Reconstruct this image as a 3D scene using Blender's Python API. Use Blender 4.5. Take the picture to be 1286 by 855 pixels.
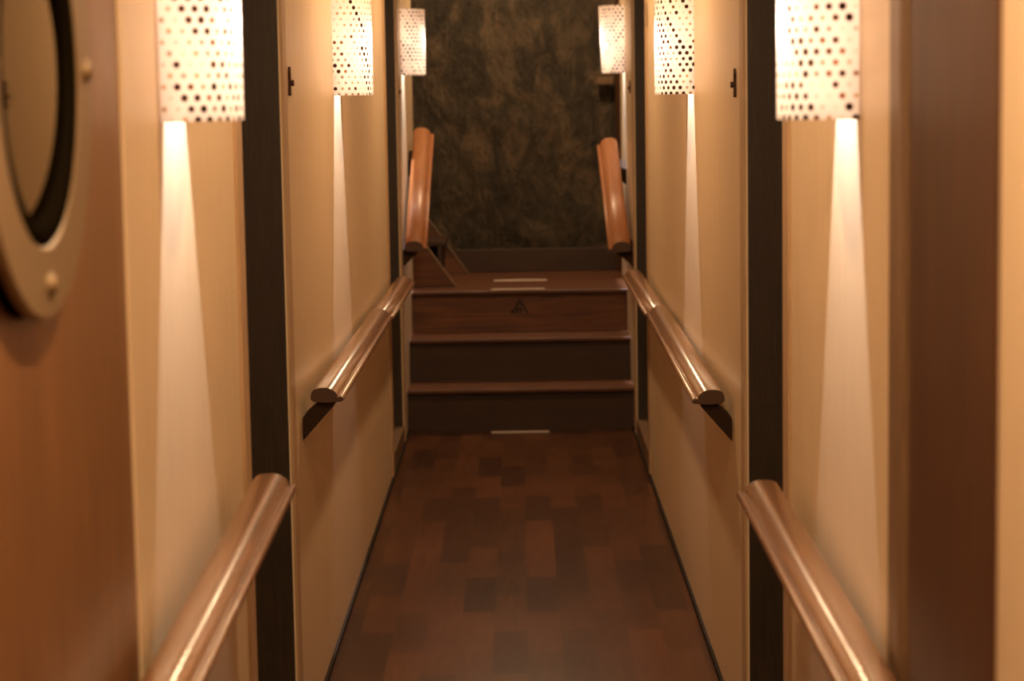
import bpy, bmesh, math, random
from mathutils import Vector, Matrix, noise
for o in list(bpy.data.objects): bpy.data.objects.remove(o)
S = bpy.context.scene
COL = S.collection
random.seed(7)
PI = math.pi

# ------------------------------------------------------------------ camera
FPX = 2700.0; EYE = 1.5
def unit(v): return v.normalized()
cy_ = unit(Vector(((652-643)/FPX, (427.5-125)/FPX, -1)))     # corridor axis seen in camera axes
roll = math.radians(0.9)
up = Vector((-math.sin(roll), math.cos(roll), 0))
cz_ = unit(up - cy_*up.dot(cy_)); cx_ = cy_.cross(cz_)
cam_d = bpy.data.cameras.new('camera'); cam = bpy.data.objects.new('camera', cam_d); COL.objects.link(cam)
cam.matrix_world = Matrix.Translation((0, 0, EYE)) @ Matrix((cx_, cy_, cz_)).to_4x4()
cam_d.sensor_width = 36; cam_d.lens = 36*FPX/1286
cam_d.clip_start = .05
cam_d.dof.use_dof = True; cam_d.dof.focus_distance = 5.6; cam_d.dof.aperture_fstop = 4.6
S.camera = cam

# ------------------------------------------------------------------ world, exposure, main lights
S.view_settings.view_transform = 'Standard'; S.view_settings.look = 'None'
S.view_settings.gamma = 1; S.view_settings.use_curve_mapping = False
S.view_settings.exposure = 0.0
w = bpy.data.worlds.new('world'); S.world = w; w.use_nodes = True
w.node_tree.nodes['Background'].inputs[0].default_value = (1, .62, .35, 1)
w.node_tree.nodes['Background'].inputs[1].default_value = 0.02
SHADE_W = 0.95 
SPOT_W = 165.0       # watts of each wall lamp's downward spot
#       # watts of each wall lamp bulb
FILL_W = 18.0        # watts of each added overhead fill lamp
WARM = (1, .70, .40)

# ------------------------------------------------------------------ materials
def mat(name, col, rough=.5, spec=.5, metal=0, coat=0):
    m = bpy.data.materials.new(name); m.use_nodes = True
    b = m.node_tree.nodes['Principled BSDF']
    b.inputs['Base Color'].default_value = (*col, 1); b.inputs['Roughness'].default_value = rough
    b.inputs['Metallic'].default_value = metal; b.inputs['Specular IOR Level'].default_value = spec
    b.inputs['Coat Weight'].default_value = coat; b.inputs['Coat Roughness'].default_value = .17
    return m, m.node_tree.nodes, m.node_tree.links, b
def N(ns, t, **kw):
    n = ns.new(t)
    for k, v in kw.items():
        if k in ('inp',):
            for i, x in v.items(): n.inputs[i].default_value = x
        else: setattr(n, k, v)
    return n
def grain(name, c1, c2, scale, rough=.4, coat=0, bump=.05, nscale=6, c3=None, spec=.5, dist=1.5):
    """wood: noise stretched by the mapping scale"""
    m, ns, ln, b = mat(name, c1, rough, spec, 0, coat)
    tc = N(ns, 'ShaderNodeTexCoord'); mp = N(ns, 'ShaderNodeMapping'); mp.inputs['Scale'].default_value = scale
    ln.new(tc.outputs['Object'], mp.inputs['Vector'])
    no = N(ns, 'ShaderNodeTexNoise', inp={'Scale': nscale, 'Detail': 8, 'Roughness': .62, 'Distortion': dist})
    ln.new(mp.outputs[0], no.inputs['Vector'])
    cr = N(ns, 'ShaderNodeValToRGB'); e = cr.color_ramp.elements
    e[0].position = .32; e[0].color = (*c1, 1); e[1].position = .7; e[1].color = (*c2, 1)
    if c3: k = e.new(.5); k.color = (*c3, 1)
    ln.new(no.outputs['Fac'], cr.inputs[0]); ln.new(cr.outputs[0], b.inputs['Base Color'])
    bp = N(ns, 'ShaderNodeBump', inp={'Strength': bump, 'Distance': .004})
    ln.new(no.outputs['Fac'], bp.inputs['Height']); ln.new(bp.outputs[0], b.inputs['Normal'])
    return m
M = {}
M['panel'] = grain('cream_veneer', (.56, .40, .245), (.66, .48, .30), (14, 14, .6), .36, nscale=5, bump=.03, spec=.55)
M['edge'] = grain('light_wood_edge', (.34, .20, .10), (.46, .29, .16), (20, 20, 1), .4, nscale=5)
M['cap'] = grain('worn_edge_wood', (.17, .10, .055), (.24, .15, .09), (20, 20, 1), .5, nscale=5)
M['casing'] = grain('brown_casing', (.11, .055, .025), (.19, .10, .048), (20, 20, 1), .4, nscale=5)
M['dark'] = grain('dark_jamb_wood', (.020, .011, .006), (.044, .025, .013), (30, 30, 1.5), .42, nscale=6)
M['door'] = grain('red_brown_door_wood', (.12, .046, .012), (.215, .088, .025), (9, 9, .7), .42, coat=.1, nscale=4, bump=.02)
M['pil'] = grain('mahogany_wood', (.034, .011, .004), (.085, .030, .009), (9, 9, .7), .45, spec=.25, coat=0, nscale=4, bump=.02)
M['rail'] = grain('polished_rail_wood', (.135, .056, .020), (.25, .108, .044), (30, 1.2, 30), .26, coat=.45, spec=.8, nscale=4, bump=.06)
M['rail_dark'] = grain('dark_bracket_wood', (.025, .012, .007), (.04, .02, .010), (20, 20, 20), .8, spec=.1)
M['srail'] = grain('red_rail_wood', (.27, .092, .028), (.40, .155, .050), (30, 1.2, 1.2), .42, coat=.05, nscale=4)
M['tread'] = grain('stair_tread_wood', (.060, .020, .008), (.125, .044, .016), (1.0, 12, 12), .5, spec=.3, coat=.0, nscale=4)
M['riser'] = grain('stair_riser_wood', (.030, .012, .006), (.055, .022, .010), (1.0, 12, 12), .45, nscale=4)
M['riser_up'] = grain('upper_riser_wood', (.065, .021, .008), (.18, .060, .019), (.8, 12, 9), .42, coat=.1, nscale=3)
M['ceiling'] = mat('ceiling_paint', (.62, .50, .36), .7)[0]
M['bronze'] = mat('dark_bronze', (.055, .022, .010), .35, metal=.6)[0]
M['steel'] = mat('brushed_steel', (.52, .42, .30), .32, metal=.9)[0]
M['ring'] = mat('porthole_metal', (.20, .125, .06), .45, metal=.35)[0]
M['seal'] = mat('dark_floor_seal', (.018, .009, .005), .8, .15)[0]
M['rubber'] = mat('black_gasket', (.006, .004, .002), .9, .0)[0]
M['spot_blocker'] = mat('dark_blocker', (.03, .02, .012), .8, .1)[0]
M['strip'] = mat('pale_strip', (.75, .60, .48), .35, metal=.2)[0]
M['rail_end_shade'] = mat('shaded_rail_end', (.06, .024, .010), .55)[0]  # rail ends facing the camera: their shade is put into the colour
M['mark'] = mat('dark_mark', (.010, .005, .003), .6)[0]
M['glass'] = mat('mirror_glass', (.27, .235, .165), .035, metal=1)[0]

# floor: laminate blocks
def floor_mat():
    m, ns, ln, b = mat('floor_laminate', (.08, .03, .015), .30, .11, 0, .0)
    tc = N(ns, 'ShaderNodeTexCoord'); mp = N(ns, 'ShaderNodeMapping'); mp.inputs['Rotation'].default_value = (0, 0, PI/2)
    ln.new(tc.outputs['Object'], mp.inputs[0])
    br = N(ns, 'ShaderNodeTexBrick', inp={'Scale': 1.0, 'Mortar Size': .0, 'Brick Width': .46, 'Row Height': .095, 'Bias': -.1})
    br.inputs['Color1'].default_value = (.044, .0145, .0055, 1); br.inputs['Color2'].default_value = (.100, .034, .0120, 1)
    ln.new(mp.outputs[0], br.inputs['Vector'])
    m2 = N(ns, 'ShaderNodeMapping'); m2.inputs['Scale'].default_value = (16, 1.6, 16); ln.new(tc.outputs['Object'], m2.inputs[0])
    no = N(ns, 'ShaderNodeTexNoise', inp={'Scale': 3, 'Detail': 7, 'Roughness': .6}); ln.new(m2.outputs[0], no.inputs['Vector'])
    n2 = N(ns, 'ShaderNodeTexNoise', inp={'Scale': 1.3, 'Detail': 2}); ln.new(tc.outputs['Object'], n2.inputs['Vector'])
    ad = N(ns, 'ShaderNodeMath', operation='ADD'); ln.new(no.outputs['Fac'], ad.inputs[0]); ln.new(n2.outputs['Fac'], ad.inputs[1])
    mr = N(ns, 'ShaderNodeMapRange', inp={1: .7, 2: 1.3, 3: .66, 4: 1.16}); ln.new(ad.outputs[0], mr.inputs[0])
    mx = N(ns, 'ShaderNodeVectorMath', operation='SCALE'); ln.new(br.outputs['Color'], mx.inputs[0]); ln.new(mr.outputs[0], mx.inputs['Scale'])
    ln.new(mx.outputs[0], b.inputs['Base Color'])
    r2 = N(ns, 'ShaderNodeMapRange', inp={1: .3, 2: .7, 3: .22, 4: .36}); ln.new(n2.outputs['Fac'], r2.inputs[0]); 
    bp = N(ns, 'ShaderNodeBump', inp={'Strength': .04, 'Distance': .003}); ln.new(no.outputs['Fac'], bp.inputs['Height']); ln.new(bp.outputs[0], b.inputs['Normal'])
    return m
M['floor'] = floor_mat()
def stone_mat():
    m, ns, ln, b = mat('dark_slate', (.05, .03, .02), .62, .4)
    tc = N(ns, 'ShaderNodeTexCoord')
    mp = N(ns, 'ShaderNodeMapping'); mp.inputs['Rotation'].default_value = (0, .5, 0); mp.inputs['Scale'].default_value = (1.6, 1, .8)
    ln.new(tc.outputs['Object'], mp.inputs[0])
    a = N(ns, 'ShaderNodeTexNoise', inp={'Scale': 5, 'Detail': 10, 'Roughness': .68, 'Distortion': .8}); ln.new(mp.outputs[0], a.inputs['Vector'])
    cr = N(ns, 'ShaderNodeValToRGB'); e = cr.color_ramp.elements
    e[0].position = .3; e[0].color = (.022, .015, .008, 1); e[1].position = .70; e[1].color = (.17, .110, .060, 1)
    k = e.new(.48); k.color = (.055, .038, .020, 1)
    ln.new(a.outputs['Fac'], cr.inputs[0]); ln.new(cr.outputs[0], b.inputs['Base Color'])
    c = N(ns, 'ShaderNodeTexNoise', inp={'Scale': 24, 'Detail': 8, 'Roughness': .7}); ln.new(mp.outputs[0], c.inputs['Vector'])
    bp = N(ns, 'ShaderNodeBump', inp={'Strength': 1.0, 'Distance': .03}); ln.new(c.outputs['Fac'], bp.inputs['Height']); ln.new(bp.outputs[0], b.inputs['Normal'])
    return m
M['stone'] = stone_mat()

def shade_mat():
    """white translucent shade set with rows of round beads, sizes and tints varying along diagonals"""
    m = bpy.data.materials.new('dotted_lamp_shade'); m.use_nodes = True; ns = m.node_tree.nodes; ln = m.node_tree.links
    for n in list(ns): ns.remove(n)
    out = N(ns, 'ShaderNodeOutputMaterial')
    uv = N(ns, 'ShaderNodeUVMap'); sp = N(ns, 'ShaderNodeSeparateXYZ'); ln.new(uv.outputs[0], sp.inputs[0])
    def mth(op, a, b=None, c=None):
        n = N(ns, 'ShaderNodeMath', operation=op)
        for i, x in enumerate((a, b, c)):
            if x is None: continue
            if isinstance(x, (int, float)): n.inputs[i].default_value = x
            else: ln.new(x, n.inputs[i])
        return n.outputs[0]
    RP, CP = .0163, .0200
    vr = mth('DIVIDE', sp.outputs[1], RP); row = mth('FLOOR', vr); fv = mth('SUBTRACT', mth('SUBTRACT', vr, row), .5)
    uu = mth('SUBTRACT', mth('DIVIDE', sp.outputs[0], CP), mth('MULTIPLY', row, -.5))   # half a step per row
    col = mth('FLOOR', uu); fu = mth('SUBTRACT', mth('SUBTRACT', uu, col), .5)
    du = mth('MULTIPLY', fu, CP/RP)
    dist = mth('SQRT', mth('ADD', mth('MULTIPLY', du, du), mth('MULTIPLY', fv, fv)))
    def wn(a, b):
        c = N(ns, 'ShaderNodeCombineXYZ')
        for i, x in enumerate((a, b)):
            if isinstance(x, (int, float)): c.inputs[i].default_value = x
            else: ln.new(x, c.inputs[i])
        n = N(ns, 'ShaderNodeTexWhiteNoise', noise_dimensions='2D'); ln.new(c.outputs[0], n.inputs['Vector']); return n.outputs['Value'], n.outputs['Color']
    seg = mth('FLOOR', mth('DIVIDE', row, 5))
    d1, _ = wn(col, seg); d2, dc = wn(col, mth('ADD', row, 31.5))
    v = mth('ADD', mth('MULTIPLY', d1, .62), mth('MULTIPLY', d2, .38))
    rad = N(ns, 'ShaderNodeMapRange', inp={1: .25, 2: .85, 3: .20, 4: .36}); ln.new(v, rad.inputs[0])
    edge = N(ns, 'ShaderNodeMapRange', interpolation_type='SMOOTHSTEP', inp={1: -.06, 2: .06, 3: 1, 4: 0})
    ln.new(mth('SUBTRACT', dist, rad.outputs[0]), edge.inputs[0])
    cr = N(ns, 'ShaderNodeValToRGB'); e = cr.color_ramp.elements
    e[0].position = 0; e[0].color = (.80, .72, .62, 1); e[1].position = 1; e[1].color = (.016, .006, .003, 1)
    for p, c in ((.28, (.58, .52, .44)), (.38, (.55, .30, .13)), (.47, (.34, .29, .24)), (.56, (.24, .09, .03)), (.63, (.05, .018, .008))):
        k = e.new(p); k.color = (*c, 1)
    ln.new(v, cr.inputs[0])
    mx = N(ns, 'ShaderNodeMix', data_type='RGBA'); ln.new(edge.outputs[0], mx.inputs[0])
    mx.inputs[6].default_value = (.87, .79, .74, 1); ln.new(cr.outputs[0], mx.inputs[7])
    tr = N(ns, 'ShaderNodeBsdfTranslucent'); df = N(ns, 'ShaderNodeBsdfDiffuse')
    ln.new(mx.outputs[2], tr.inputs[0]); ln.new(mx.outputs[2], df.inputs[0])
    ms = N(ns, 'ShaderNodeMixShader', inp={0: .42}); ln.new(tr.outputs[0], ms.inputs[1]); ln.new(df.outputs[0], ms.inputs[2])
    ln.new(ms.outputs[0], out.inputs[0])
    return m
M['shade'] = shade_mat()
def emit(name, col, st):
    m, ns, ln, b = mat(name, (1, 1, 1)); b.inputs['Emission Color'].default_value = (*col, 1); b.inputs['Emission Strength'].default_value = st; return m
M['bulb'] = emit('bulb_glow', (1, .85, .7), 12)
M['fill_disc'] = emit('fill_disc_glow', (1, .74, .47), 5)  # glowing disc of the added fill lamps

# ------------------------------------------------------------------ mesh helpers
def obj(name, bm, m, parent=None, smooth=False, bevel=0, loc=None):
    me = bpy.data.meshes.new(name); bmesh.ops.recalc_face_normals(bm, faces=bm.faces); bm.to_mesh(me); bm.free()
    o = bpy.data.objects.new(name, me); COL.objects.link(o)
    if m: me.materials.append(M[m] if isinstance(m, str) else m)
    if smooth:
        for p in me.polygons: p.use_smooth = True
    if parent: o.parent = parent
    if loc: o.location = loc
    if bevel:
        b = o.modifiers.new('bevel', 'BEVEL'); b.width = bevel; b.segments = 2; b.limit_method = 'ANGLE'
    return o
def bx(bm, x0, x1, y0, y1, z0, z1):
    vs = [bm.verts.new((x, y, z)) for x in (x0, x1) for y in (y0, y1) for z in (z0, z1)]
    for f in ((0, 1, 3, 2), (4, 6, 7, 5), (0, 4, 5, 1), (2, 3, 7, 6), (0, 2, 6, 4), (1, 5, 7, 3)):
        bm.faces.new([vs[i] for i in f])
def box(*a):
    bm = bmesh.new(); bx(bm, *a); return bm
def prism(poly, axis, a, b, bm=None):
    """polygon extruded along an axis: poly gives the two other coordinates in order"""
    bm = bm or bmesh.new()
    def P(p, t):
        if axis == 0: return (t, p[0], p[1])
        if axis == 1: return (p[0], t, p[1])
        return (p[0], p[1], t)
    r0 = [bm.verts.new(P(p, a)) for p in poly]; r1 = [bm.verts.new(P(p, b)) for p in poly]; n = len(poly)
    for i in range(n): bm.faces.new((r0[i], r0[(i+1) % n], r1[(i+1) % n], r1[i]))
    bm.faces.new(r0); bm.faces.new(r1[::-1])
    return bm
def sweep(profile, stations, bm=None):
    """profile = list of (u, v); stations = list of functions-free tuples (x, y, z): u adds to x, v to z"""
    bm = bm or bmesh.new(); rings = []
    for (x, y, z) in stations: rings.append([bm.verts.new((x+u, y, z+v)) for u, v in profile])
    n = len(profile)
    for a, b in zip(rings, rings[1:]):
        for i in range(n): bm.faces.new((a[i], a[(i+1) % n], b[(i+1) % n], b[i]))
    bm.faces.new(rings[0]); bm.faces.new(rings[-1][::-1])
    return bm
def cyl(bm, c, axis, r, h, n=32, r2=None):
    q = {0: Matrix.Rotation(PI/2, 4, 'Y'), 1: Matrix.Rotation(PI/2, 4, 'X'), 2: Matrix.Identity(4)}[axis]
    bmesh.ops.create_cone(bm, cap_ends=True, segments=n, radius1=r, radius2=r if r2 is None else r2, depth=h, matrix=Matrix.Translation(c) @ q)
def struct(name, bm, m, bevel=0, smooth=False):
    o = obj(name, bm, m, bevel=bevel, smooth=smooth); o['kind'] = 'structure'; return o
def thing(name, label, cat, loc, group=None):
    o = bpy.data.objects.new(name, None); COL.objects.link(o); o.location = loc; o.empty_display_size = .1
    o['label'] = label; o['category'] = cat
    if group: o['group'] = group
    return o
def tag(o, label, cat, group=None):
    o['label'] = label; o['category'] = cat
    if group: o['group'] = group
    return o

# ------------------------------------------------------------------ the corridor
XL, XR = -.528, .500          # corridor wall faces
CZ = 2.30                     # corridor ceiling
Y0, YE = -2.2, 10.70          # corridor from behind the camera to where it opens on the landing
DL = [(4.06, 4.80), (8.52, 9.33)]      # doorways, left wall
DR = [(4.07, 4.78), (8.50, 9.43)]      # doorways, right wall
DW = {'L': (1.55, 2.845), 'R': (2.245, 2.90)}   # wooden door leaf / mahogany pier nearest the camera
DH = 2.02                     # doorway height
SILL = .085

fl = struct('floor', box(-2.2, 2.2, Y0, 9.69, -.10, 0), 'floor')
fl2 = struct('floor', box(-2.2, 2.2, 10.23, 11.6, .50, .60), 'tread')
cl = bmesh.new(); bx(cl, -2.2, 2.2, Y0, 9.2, CZ, CZ+.1); bx(cl, -2.2, 2.2, 9.1, 9.2, CZ+.1, 2.9); bx(cl, -2.2, 2.2, 9.1, 11.7, 2.8, 2.9)
struct('ceiling', cl, 'ceiling')

def wall(side, doors):
    s = -1 if side == 'L' else 1; xf = XL if side == 'L' else XR; xb = xf + s*.16
    a, b = min(xf, xb), max(xf, xb)
    wood = DW[side]; bm = bmesh.new()
    y = Y0
    for (d0, d1) in [wood] + doors:
        bx(bm, a, b, y, d0, 0, 2.8 if d0 > 9 else CZ)
        if (d0, d1) != wood: bx(bm, a, b, d0, d1, DH, CZ+.1)
        y = d1
    bx(bm, a, b, y, YE, 0, 2.8)
    bx(bm, a, b, 9.2, YE, 2.3, 2.8)
    return struct('wall_left' if side == 'L' else 'wall_right', bm, 'panel')
wall('L', DL); wall('R', DR)
# the wall behind the camera and the ends of the landing
struct('wall_front', box(-.7, .7, Y0-.1, Y0, 0, CZ), 'panel')
lw = bmesh.new(); bx(lw, -2.3, -2.2, YE, 11.6, .5, 2.9); bx(lw, -2.2, XL-.16, YE-.1, YE, .5, 2.9)
struct('wall_landing_left', lw, 'panel')
lw = bmesh.new(); bx(lw, 2.2, 2.3, YE, 11.6, .5, 2.9); bx(lw, XR+.16, 2.2, YE-.1, YE, .5, 2.9)
struct('wall_landing_right', lw, 'panel')

# slate wall at the end: a displaced sheet with a solid back
bm = bmesh.new(); nx, nz = 190, 120; W0, W1, Z0, Z1 = -2.2, 2.2, .60, 2.85; grid = []
for j in range(nz+1):
    r = []
    for i in range(nx+1):
        x = W0+(W1-W0)*i/nx; z = Z0+(Z1-Z0)*j/nz
        p = Vector((x*1.3+z*.6, 3.3, z*.9))
        d = noise.fractal(p*2.6, .9, 2.2, 5)*.016 + abs(noise.noise(p*5+Vector((5, 0, 0))))*.014
        r.append(bm.verts.new((x, 11.33-d, z)))
    grid.append(r)
for j in range(nz):
    for i in range(nx): bm.faces.new((grid[j][i], grid[j][i+1], grid[j+1][i+1], grid[j+1][i]))
bx(bm, W0, W1, 11.36, 11.6, .5, 2.9)
struct('wall_back', bm, 'stone', smooth=True)
struct('baseboard_back', box(-2.2, 2.2, 11.27, 11.30, .60, .722), 'riser', bevel=.004)

# baseboards: thin dark strips on the corridor edges
for side, x0, x1 in (('left', XL, XL+.008), ('right', XR-.008, XR)):
    bm = bmesh.new(); bx(bm, x0, x1, Y0, 9.68, 0, .016)
    struct('baseboard_'+side, bm, 'seal')

# doorways: dark jambs and leaf set back, raised sill, edge trim on the panels
tn = 1; dn = 2
def doorway(side, d0, d1):
    global tn, dn
    s = -1 if side == 'L' else 1; xf = XL if side == 'L' else XR
    X = lambda t: xf + s*t         # t = distance into the wall
    def b(bm, t0, t1, *r): bx(bm, min(X(t0), X(t1)), max(X(t0), X(t1)), *r)
    bm = bmesh.new()               # dark lining, starting a hair inside the wall face
    b(bm, .004, .158, d0, d0+.012, SILL, DH); b(bm, .004, .158, d1-.012, d1, SILL, DH); b(bm, .004, .158, d0, d1, DH-.02, DH-.001)
    struct('trim_%d' % tn, bm, 'dark'); tn += 1
    bm = bmesh.new(); b(bm, -.002, .30, d0+.001, d1-.001, 0, SILL)
    struct('trim_%d' % tn, bm, 'casing', bevel=.004); tn += 1
    dr = struct('door_%d' % dn, (lambda q: (b(q, .115, .155, d0+.012, d1-.012, SILL, DH-.02), q)[1])(bmesh.new()), 'dark', bevel=.002); dn += 1
    hb = bmesh.new(); hx = X(.085); hy = d0+.09
    cyl(hb, (X(.10), hy, 1.05), 0, .024, .03, 20); cyl(hb, (X(.075), hy, 1.05), 0, .009, .05, 12); bx(hb, hx-.008, hx+.008, hy-.01, hy+.11, 1.04, 1.06)
    obj('door_handle', hb, 'steel', dr)
    # casings flush on both sides of the opening
    bm = bmesh.new()
    b(bm, -.006, .01, d0-.085, d0-.002, 0, DH+.06)
    struct('trim_%d' % tn, bm, 'edge', bevel=.003); tn += 1
    bm = bmesh.new()
    b(bm, -.006, .01, d1+.002, d1+.075, 0, DH+.06)
    struct('trim_%d' % tn, bm, 'edge', bevel=.003); tn += 1
    bm = bmesh.new(); b(bm, -.006, .01, d0-.085, d1+.075, DH+.062, DH+.13)
    struct('trim_%d' % tn, bm, 'edge', bevel=.003); tn += 1
for d in DL: doorway('L', *d)
for d in DR: doorway('R', *d)

# nearest wooden leaf on the left, with the porthole
PY, PZ = 2.262, 1.541
def ringmesh(ro, ri, x0, x1, seg=96, bev=.004):
    """flat ring about the x axis, outer bevel towards x1"""
    bm = bmesh.new(); prof = [(ri, x0), (ro, x0), (ro, x1-bev), (ro-bev, x1), (ri+bev, x1), (ri, x1-bev)]
    rs = [[bm.verts.new((px, math.cos(a)*r, math.sin(a)*r)) for r, px in prof] for a in [2*PI*k/seg for k in range(seg)]]
    n = len(prof)
    for k in range(seg):
        a, b = rs[k], rs[(k+1) % seg]
        for i in range(n): bm.faces.new((a[i], a[(i+1) % n], b[(i+1) % n], b[i]))
    return bm
y0, y1 = DW['L']
bm = bmesh.new()
hole = [(PY+math.cos(2*PI*k/64)*.192, PZ+math.sin(2*PI*k/64)*.192) for k in range(64)]
# leaf face with a round hole: four corners bridged to the circle
xa, xb_ = XL-.155, XL+.002
def leaf(bm, x):
    vs = [bm.verts.new((x, p, q)) for p, q in hole]
    cs = [bm.verts.new((x, y1-.004, DH)), bm.verts.new((x, y0+.004, DH)), bm.verts.new((x, y0+.004, 0)), bm.verts.new((x, y1-.004, 0))]
    for q in range(4):
        k0 = 8+q*16
        for k in range(k0-16, k0):
            bm.faces.new((cs[q], vs[k % 64], vs[(k+1) % 64]))
        bm.faces.new((cs[q], cs[(q+1) % 4], vs[k0 % 64]))
    return vs, cs
va, ca = leaf(bm, xb_); vb, cb = leaf(bm, xa)
for k in range(64): bm.faces.new((va[k], va[(k+1) % 64], vb[(k+1) % 64], vb[k]))
for k in range(4): bm.faces.new((ca[k], ca[(k+1) % 4], cb[(k+1) % 4], cb[k]))
bx(bm, xa, XL, y0, y1, DH+.002, CZ)
door1 = struct('door_1', bm, 'door')
pf = obj('porthole_frame', ringmesh(.265, .186, .016, .026), 'ring', door1, smooth=False, loc=(XL+.003, PY, PZ))
for k in range(4):
    a = k*PI/2; sb = bmesh.new()
    bmesh.ops.create_uvsphere(sb, u_segments=20, v_segments=12, radius=.010, matrix=Matrix.Diagonal((.7, 1, 1, 1)))
    cyl(sb, (-.003, 0, 0), 0, .013, .008, 24)
    obj('screw', sb, 'ring', pf, smooth=True, loc=(.029, math.cos(a)*.227, math.sin(a)*.227))
obj('flange_shadow_ring', ringmesh(.262, .190, -.002, .015, bev=.001), 'rubber', door1, loc=(XL+.003, PY, PZ))  # added black ring, draws the shadow under the flange's outer edge
obj('gasket', ringmesh(.189, .163, -.002, .025, bev=.005), 'rubber', door1, smooth=True, loc=(XL+.003, PY, PZ))
gb = bmesh.new(); cyl(gb, (0, 0, 0), 0, .1645, .003, 64)
pg = obj('porthole_glass', gb, 'glass', door1, loc=(XL+.007, PY, PZ)); pg.rotation_euler = (0, 0, math.radians(-3.35))

# right side: mahogany pier, a shadow gap and an olive-brown casing
struct('trim_20', box(XR-.004, XR+.155, 2.245, 2.742, 0, CZ), 'pil', bevel=.004)
struct('trim_21', box(XR+.035, XR+.155, 2.743, 2.80, 0, CZ), 'dark')
struct('trim_22', box(XR-.006, XR+.155, 2.801, 2.899, 0, CZ), 'casing', bevel=.01)
struct('trim_23', box(XL-.002, XL+.006, 2.847, 2.90, 0, CZ), 'panel', bevel=.003)

# ------------------------------------------------------------------ stairs
st = thing('staircase', 'three dark brown wooden steps rising to the landing at the corridor end', 'stairs', (-.014, 9.68, 0))
def child_at(o, parent):
    o.parent = parent; o.matrix_parent_inverse = Matrix.Translation(-parent.location); return o
SXL, SXR = XL+.001, XR-.001
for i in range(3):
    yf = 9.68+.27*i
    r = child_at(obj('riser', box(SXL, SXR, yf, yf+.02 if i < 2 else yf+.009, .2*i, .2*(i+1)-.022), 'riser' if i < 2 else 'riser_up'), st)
    if i == 2:
        r['label'] = 'reddish riser with a small dark triangle mark'
        # dark triangle mark with a row of small characters under it
        mk = bmesh.new(); cx0, cz0 = -.012, .508
        def bar(p, q, wd):
            d = Vector((q[0]-p[0], q[1]-p[1])); n_ = Vector((-d.y, d.x)).normalized()*wd/2
            prism([(p[0]+n_.x, p[1]+n_.y), (q[0]+n_.x, q[1]+n_.y), (q[0]-n_.x, q[1]-n_.y), (p[0]-n_.x, p[1]-n_.y)], 1, yf-.0015, yf-.0002, mk)
        bar((cx0, cz0+.042), (cx0-.026, cz0-.004), .010); bar((cx0, cz0+.042), (cx0+.026, cz0-.004), .010)
        bar((cx0-.026, cz0), (cx0+.012, cz0), .007); bar((cx0, cz0+.022), (cx0, cz0+.010), .006)
        for dx, wd in ((-.036, .016), (-.016, .012), (.002, .010)): bar((cx0+dx, cz0-.022), (cx0+dx, cz0-.004), wd)
        bar((cx0+.026, cz0-.004), (cx0+.036, cz0-.022), .008)
        t = child_at(obj('triangle_mark', mk, 'mark'), st)
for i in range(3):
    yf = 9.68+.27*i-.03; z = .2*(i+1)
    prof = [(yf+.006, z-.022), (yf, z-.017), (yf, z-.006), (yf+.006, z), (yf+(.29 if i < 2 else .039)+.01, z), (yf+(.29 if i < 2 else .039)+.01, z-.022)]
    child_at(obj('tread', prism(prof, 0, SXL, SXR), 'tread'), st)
# pale strips
tag(obj('anti_slip_strip', box(-.150, .113, 9.640, 9.662, 0, .005), 'strip'), 'pale narrow strip lying on the floor at the foot of the steps', 'strip')
tag(obj('anti_slip_strip', box(-.148, .108, 10.193, 10.222, .60, .605), 'strip'), 'pale thin strip along the front edge of the top step', 'strip')
tag(obj('anti_slip_strip', box(-.140, .125, 10.70, 10.76, .60, .603), 'strip'), 'pale strip lying flat on the landing behind the top step edge', 'strip')

# side flight on the landing, going up to the left, and its near stringer board, standing apart
ang = 1.42            # rise per run
def board(x0, xb, y, nm, t):
    g = child_at(obj(nm, prism([(xb, .602), (x0, .602), (x0, .602+(xb-x0)*ang)], 1, y, y+.03), 'riser_up'), t)
    child_at(obj('edge_capping', prism([(xb+.008, .602), (xb, .602), (x0, .602+(xb-x0)*ang), (x0, .602+(xb+.008-x0)*ang)], 1, y-.005, y+.035), 'cap'), t)
t = thing('near_stringer', 'triangular near stringer board of the side steps, beside the left wall end', 'board', (-.42, 10.4, .6))
board(XL+.002, -.325, 10.40, 'panel', t)
t = thing('side_stairs', 'narrow wooden side steps with slanted edge rising left against the slate wall', 'stairs', (-.5, 10.9, .6))
board(-1.25, -.285, 11.20, 'side_board', t)
for k in range(4):
    x1 = -.40-.15*k; z = .602+.2*(k+1)
    child_at(obj('tread', box(x1-.22, x1+.02, 10.75, 11.193, z-.025, z), 'riser', bevel=.003), t)
    child_at(obj('riser', box(x1-.02, x1, 10.75, 11.193, z-.2, z-.026), 'riser'), t)
# brown upright and small louvre at the right end of the slate wall
struct('trim_24', box(.500, .56, 11.20, 11.27, .60, 2.8), 'pil', bevel=.004)
vg = thing('vent_grille', 'small brown slatted grille on the slate wall under the far right lamp', 'grille', (.448, 11.27, 1.60))
g = bmesh.new(); 
for (a, b_, c, d) in ((-.05, .045, -.026, -.020), (-.05, .045, .020, .026), (-.05, -.044, -.026, .026), (.039, .045, -.026, .026)): bx(g, a, b_, 0, .02, c, d)
bx(g, -.05, .045, .018, .024, -.026, .026)
obj('frame', g, 'casing', vg)
for k in range(4): obj('slat', box(-.044, .039, .004, .016, -.018+.010*k, -.014+.010*k), 'edge', vg)

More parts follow.
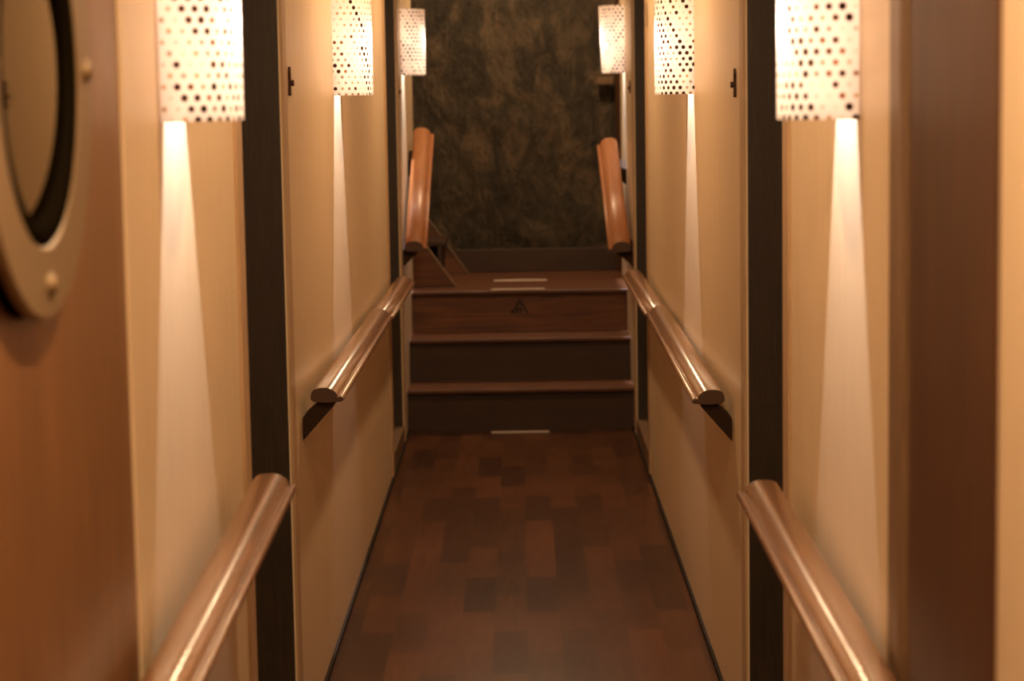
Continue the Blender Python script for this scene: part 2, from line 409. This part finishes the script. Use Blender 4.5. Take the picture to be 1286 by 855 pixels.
# ------------------------------------------------------------------ handrails
def rail_profile(s, w=.078, h=.034):
    """flat-bottomed oval cap with a bead along the corridor side; s=+1 corridor lies towards +x"""
    top = ((.66, .50), (.60, .60), (.50, .72), (.38, .83), (.24, .92), (.08, .98), (-.10, 1), (-.40, .995), (-.65, .95), (-.84, .84), (-.95, .66), (-1, .40))
    pts = [(u*w/2, z*h) for u, z in top]
    pts = [(w/2-.001, .002), (w/2, .007), (w/2-.002, .0115), (w/2-.006, .0135), (w/2-.0105, .0125), (w/2-.0125, .0105), (w/2-.014, .0125)] + pts + [(-w/2, .006), (-w/2+.006, 0), (0, -.003), (w/2-.005, 0)]
    return [(s*u, v-h) for u, v in pts]
def bracket(s, xw, xr, y, z, ln_, parent):
    """tapered board from under the rail down to the wall; s=+1 means the wall is on the left"""
    poly = [(xr-s*.018, z-.034), (xr+s*.020, z-.034), (xr+s*.016, z-.044), (xw+s*.001, z-.128), (xw+s*.001, z-.072)]
    return child_at(obj('bracket', prism(poly, 1, y, y+ln_), 'rail_dark', bevel=.002), parent)
def handrail(label, side, segs, brs, m='rail', name='handrail'):
    s = 1 if side == 'L' else -1; xw = XL if side == 'L' else XR
    t = thing(name, label, 'handrail', (segs[0][0][0], segs[0][0][1], segs[0][0][2]-.03))
    pr = rail_profile(s)
    for sg in segs:
        g = child_at(obj('grip', sweep(pr, sg), m, smooth=False), t)
        g.data.materials.append(M['rail_end_shade'])
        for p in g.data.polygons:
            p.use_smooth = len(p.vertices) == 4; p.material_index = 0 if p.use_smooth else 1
        mod = g.modifiers.new('bevel', 'BEVEL'); mod.width = .002; mod.segments = 2; mod.angle_limit = 1.0
    def zat(y):
        for sg in segs:
            for p, q in zip(sg, sg[1:]):
                if p[1] <= y <= q[1]:
                    k = (y-p[1])/(q[1]-p[1]); return p[0]+(q[0]-p[0])*k, p[2]+(q[2]-p[2])*k
    for (y, l) in brs:
        x, z = zat(y); bracket(s, xw, x, y, z, l, t)
    return t
handrail('polished wooden handrail nearest the camera on the left wall', 'L', [[(-.472, 1.0, .630), (-.467, 2.72, .767), (-.447, 3.78, .846)]], [(1.2, .12), (3.0, .12)])
handrail('polished wooden handrail nearest the camera on the right wall', 'R', [[(.455, 1.0, .610), (.448, 2.80, .745), (.424, 3.86, .806)]], [(1.2, .12), (3.1, .12)])
handrail('middle wooden handrail on the left wall, past the first doorway', 'L',
         [[(-.467, 5.05, .829), (-.474, 7.18, .810)], [(-.473, 7.20, .803), (-.462, 8.50, .812)]], [(5.065, .10), (7.0, .10), (8.2, .10)])
handrail('middle wooden handrail on the right wall, past the first doorway', 'R',
         [[(.442, 5.10, .803), (.452, 7.18, .806)], [(.450, 7.20, .799), (.434, 8.48, .826)]], [(5.115, .10), (7.0, .10), (8.2, .10)])
def stair_rail(label, side, a, b):
    s = 1 if side == 'L' else -1; xw = XL if side == 'L' else XR
    t = thing('stair_handrail', label, 'handrail', (a[0], a[1], a[2]-.04))
    pr = rail_profile(s, .098, .044)
    g = child_at(obj('grip', sweep(pr, [a, b]), 'srail'), t)
    g.data.materials.append(M['rail_end_shade'])
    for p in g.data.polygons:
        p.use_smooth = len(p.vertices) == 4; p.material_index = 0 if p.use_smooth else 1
    for k in (.03, .80):
        x = a[0]+(b[0]-a[0])*k; y = a[1]+(b[1]-a[1])*k; z = a[2]+(b[2]-a[2])*k
        poly = [(x-s*.03, z-.045), (x+s*.03, z-.045), (x+s*.01, z-.065), (xw+s*.001, z-.13), (xw+s*.001, z-.055)]
        q = (b[2]-a[2])/(b[1]-a[1])
        bm = prism(poly, 1, y, y+.07)
        for v in bm.verts: v.co.z += (v.co.y-y)*q
        child_at(obj('bracket', bm, 'rail_dark'), t)
stair_rail('orange-brown sloping handrail climbing the steps on the left', 'L', (-.468, 9.50, .885), (-.458, 10.30, 1.375))
stair_rail('orange-brown sloping handrail climbing the steps on the right', 'R', (.434, 9.50, .868), (.416, 10.30, 1.312))

# ------------------------------------------------------------------ latches
def latch(label, side, y, z, h=.066):
    s = 1 if side == 'L' else -1; xw = XL if side == 'L' else XR
    t = thing('door_latch', label, 'latch', (xw, y, z), 'dark latches beside the doorways')
    bm = bmesh.new()
    pl = [(-.009, -h/2), (.009, -h/2), (.010, -h/2+.014), (.005, -.006), (.006, .008), (.009, h/2-.012), (.005, h/2), (-.005, h/2), (-.009, h/2-.012), (-.006, .008), (-.005, -.006), (-.010, -h/2+.014)]
    prism(pl, 0, min(0, s*.006), max(0, s*.006), bm)
    obj('plate', bm, 'bronze', t)
    bm = bmesh.new(); cyl(bm, (s*.009, 0, -.004), 0, .007, .008, 16)
    obj('knob', bm, 'bronze', t)
latch('dark bronze latch on the left wall beside the nearer doorway', 'L', 4.96, 1.550)
latch('dark bronze latch on the right wall beside the nearer doorway', 'R', 4.99, 1.530)
latch('small dark latch on the left wall under the far lamp', 'L', 9.42, 1.545, .056)
latch('small dark latch on the right wall under the far lamp', 'R', 9.70, 1.548, .056)
tag(obj('strike_plate', box(XR-.010, XR-.0055, 8.36, 8.40, 1.775, 1.865), 'steel', bevel=.001), 'bright metal plate on the right wall trim by the far doorway', 'plate')

# ------------------------------------------------------------------ wall lamps
def wall_lamp(label, side, yc, z0, h, a=.128, b=.105, flip=False, lean=0):
    s = 1 if side == 'L' else -1; xw = XL if side == 'L' else XR
    t = thing('wall_lamp', label, 'wall lamp', (xw, yc, z0), 'dotted wall lamps along the corridor')
    bm = bmesh.new(); uvl = bm.loops.layers.uv.new('uv'); n = 40; nz = 8; pts = []
    L = 0; prev = None
    for k in range(n+1):
        th = PI*k/n; p = (s*(b*abs(math.sin(th))**.85), -a*math.cos(th))
        if prev: L += math.hypot(p[0]-prev[0], p[1]-prev[1])
        pts.append((p, L)); prev = p
    sgn = 1 if (side == 'L') != flip else -1
    V = {}
    for k, (p, l) in enumerate(pts):
        for j in range(nz+1): V[k, j] = bm.verts.new((p[0]*(1+lean*j/nz), p[1], h*j/nz))
    for k in range(n):
        for j in range(nz):
            f = bm.faces.new((V[k, j], V[k+1, j], V[k+1, j+1], V[k, j+1])); f.smooth = True
            for lp, (kk, jj) in zip(f.loops, ((k, j), (k+1, j), (k+1, j+1), (k, j+1))):
                lp[uvl].uv = (2 + sgn*pts[kk][1] + yc*.37, 1 + h*jj/nz + yc*.0)
    me = bpy.data.meshes.new('lamp_shade'); bm.to_mesh(me); bm.free(); me.materials.append(M['shade'])
    o = bpy.data.objects.new('lamp_shade', me); COL.objects.link(o); o.parent = t
    bm = bmesh.new(); bx(bm, min(0, s*.006), max(0, s*.006), -.04, .04, h*.55, h*.97)
    obj('back_plate', bm, 'steel', t, bevel=.003)
    half = [(s*(b*abs(math.sin(PI*k/24))**.85-.004), -(a-.004)*math.cos(PI*k/24)) for k in range(25)]
    half = [(x, y) for x, y in half if abs(x) > .0285]
    half = [(s*.0285, half[0][1]-.001)] + half + [(s*.0285, half[-1][1]+.001)]
    obj('spot_blocker', prism(half, 2, .006, .009), 'spot_blocker', t)  # added plate unseen inside the shade, blocks the spot from the handrail
    bm = bmesh.new(); cyl(bm, (s*.078, 0, h*.84), 2, .012, .06, 20); bx(bm, min(s*.001, s*.076), max(s*.001, s*.076), -.006, .006, h*.94, h*.97)
    obj('lamp_holder', bm, 'steel', t)
    bm = bmesh.new(); bmesh.ops.create_uvsphere(bm, u_segments=20, v_segments=14, radius=.015, matrix=Matrix.Translation((s*.078, 0, h*.62)) @ Matrix.Diagonal((1, 1, 1.9, 1)))
    bo = obj('bulb', bm, 'bulb', t, smooth=True); bo.visible_shadow = True
    sd = bpy.data.lights.new('bulb_spot', 'SPOT'); sd.energy = SPOT_W; sd.color = (.90, .90, .96); sd.spot_size = math.radians(43); sd.spot_blend = .15; sd.shadow_soft_size = .008
    so = bpy.data.objects.new('bulb_spot', sd); COL.objects.link(so); so.parent = t; so.location = (s*.031, 0, h*.93)
    so.rotation_euler = (0, s*math.radians(10), 0)
    for k in (0,):
        ld = bpy.data.lights.new('bulb_light', 'POINT'); ld.energy = SHADE_W; ld.color = (1, .83, .72); ld.shadow_soft_size = .012
        lo = bpy.data.objects.new('bulb_light', ld); COL.objects.link(lo); lo.parent = t; lo.location = (s*.078, 0, h*.52)
wall_lamp('dotted white wall lamp nearest the camera on the left wall', 'L', 3.31, 1.475, .29)
wall_lamp('dotted white wall lamp nearest the camera on the right wall', 'R', 3.31, 1.463, .29)
wall_lamp('dotted white wall lamp on the left wall, between the two doorways', 'L', 6.28, 1.520, .29)
wall_lamp('dotted white wall lamp on the right wall, between the two doorways', 'R', 6.30, 1.508, .29)
wall_lamp('dotted wall lamp over the steps on the left, farthest on that side', 'L', 9.86, 1.618, .295)
wall_lamp('dotted wall lamp over the steps on the right, farthest on that side', 'R', 10.3, 1.618, .315, flip=True, lean=.12)

# ------------------------------------------------------------------ added fill lamps on the ceiling, unseen above the frame
def fill_lamp(label, x, y, z, k=1.0):
    t = thing('added_fill_lamp', label, 'added fill lamp', (x, y, z), 'added overhead fill lamps')
    rg = bmesh.new(); cyl(rg, (0, 0, -.006), 2, .062, .012, 32); obj('trim_ring', rg, 'steel', t)
    dg = bmesh.new(); cyl(dg, (0, 0, -.0135), 2, .048, .003, 32); obj('fill_disc', dg, 'fill_disc', t)
    ld = bpy.data.lights.new('down', 'AREA'); ld.shape = 'DISK'; ld.size = .10; ld.energy = FILL_W*k; ld.color = WARM
    lo = bpy.data.objects.new('fill_light', ld); COL.objects.link(lo); lo.parent = t; lo.location = (0, 0, -.018)
fill_lamp('added round fill lamp above the near wooden door', -.01, 1.7, CZ, 2.1)
fill_lamp('added round fill lamp above the nearest wall lamps', -.01, 3.6, CZ)
fill_lamp('added round fill lamp between the near doorways and middle lamps', -.01, 5.9, CZ)
fill_lamp('added round fill lamp before the steps', -.01, 8.1, CZ)
fill_lamp('added round fill lamp above the landing', -.01, 10.6, 2.8, 1.5)
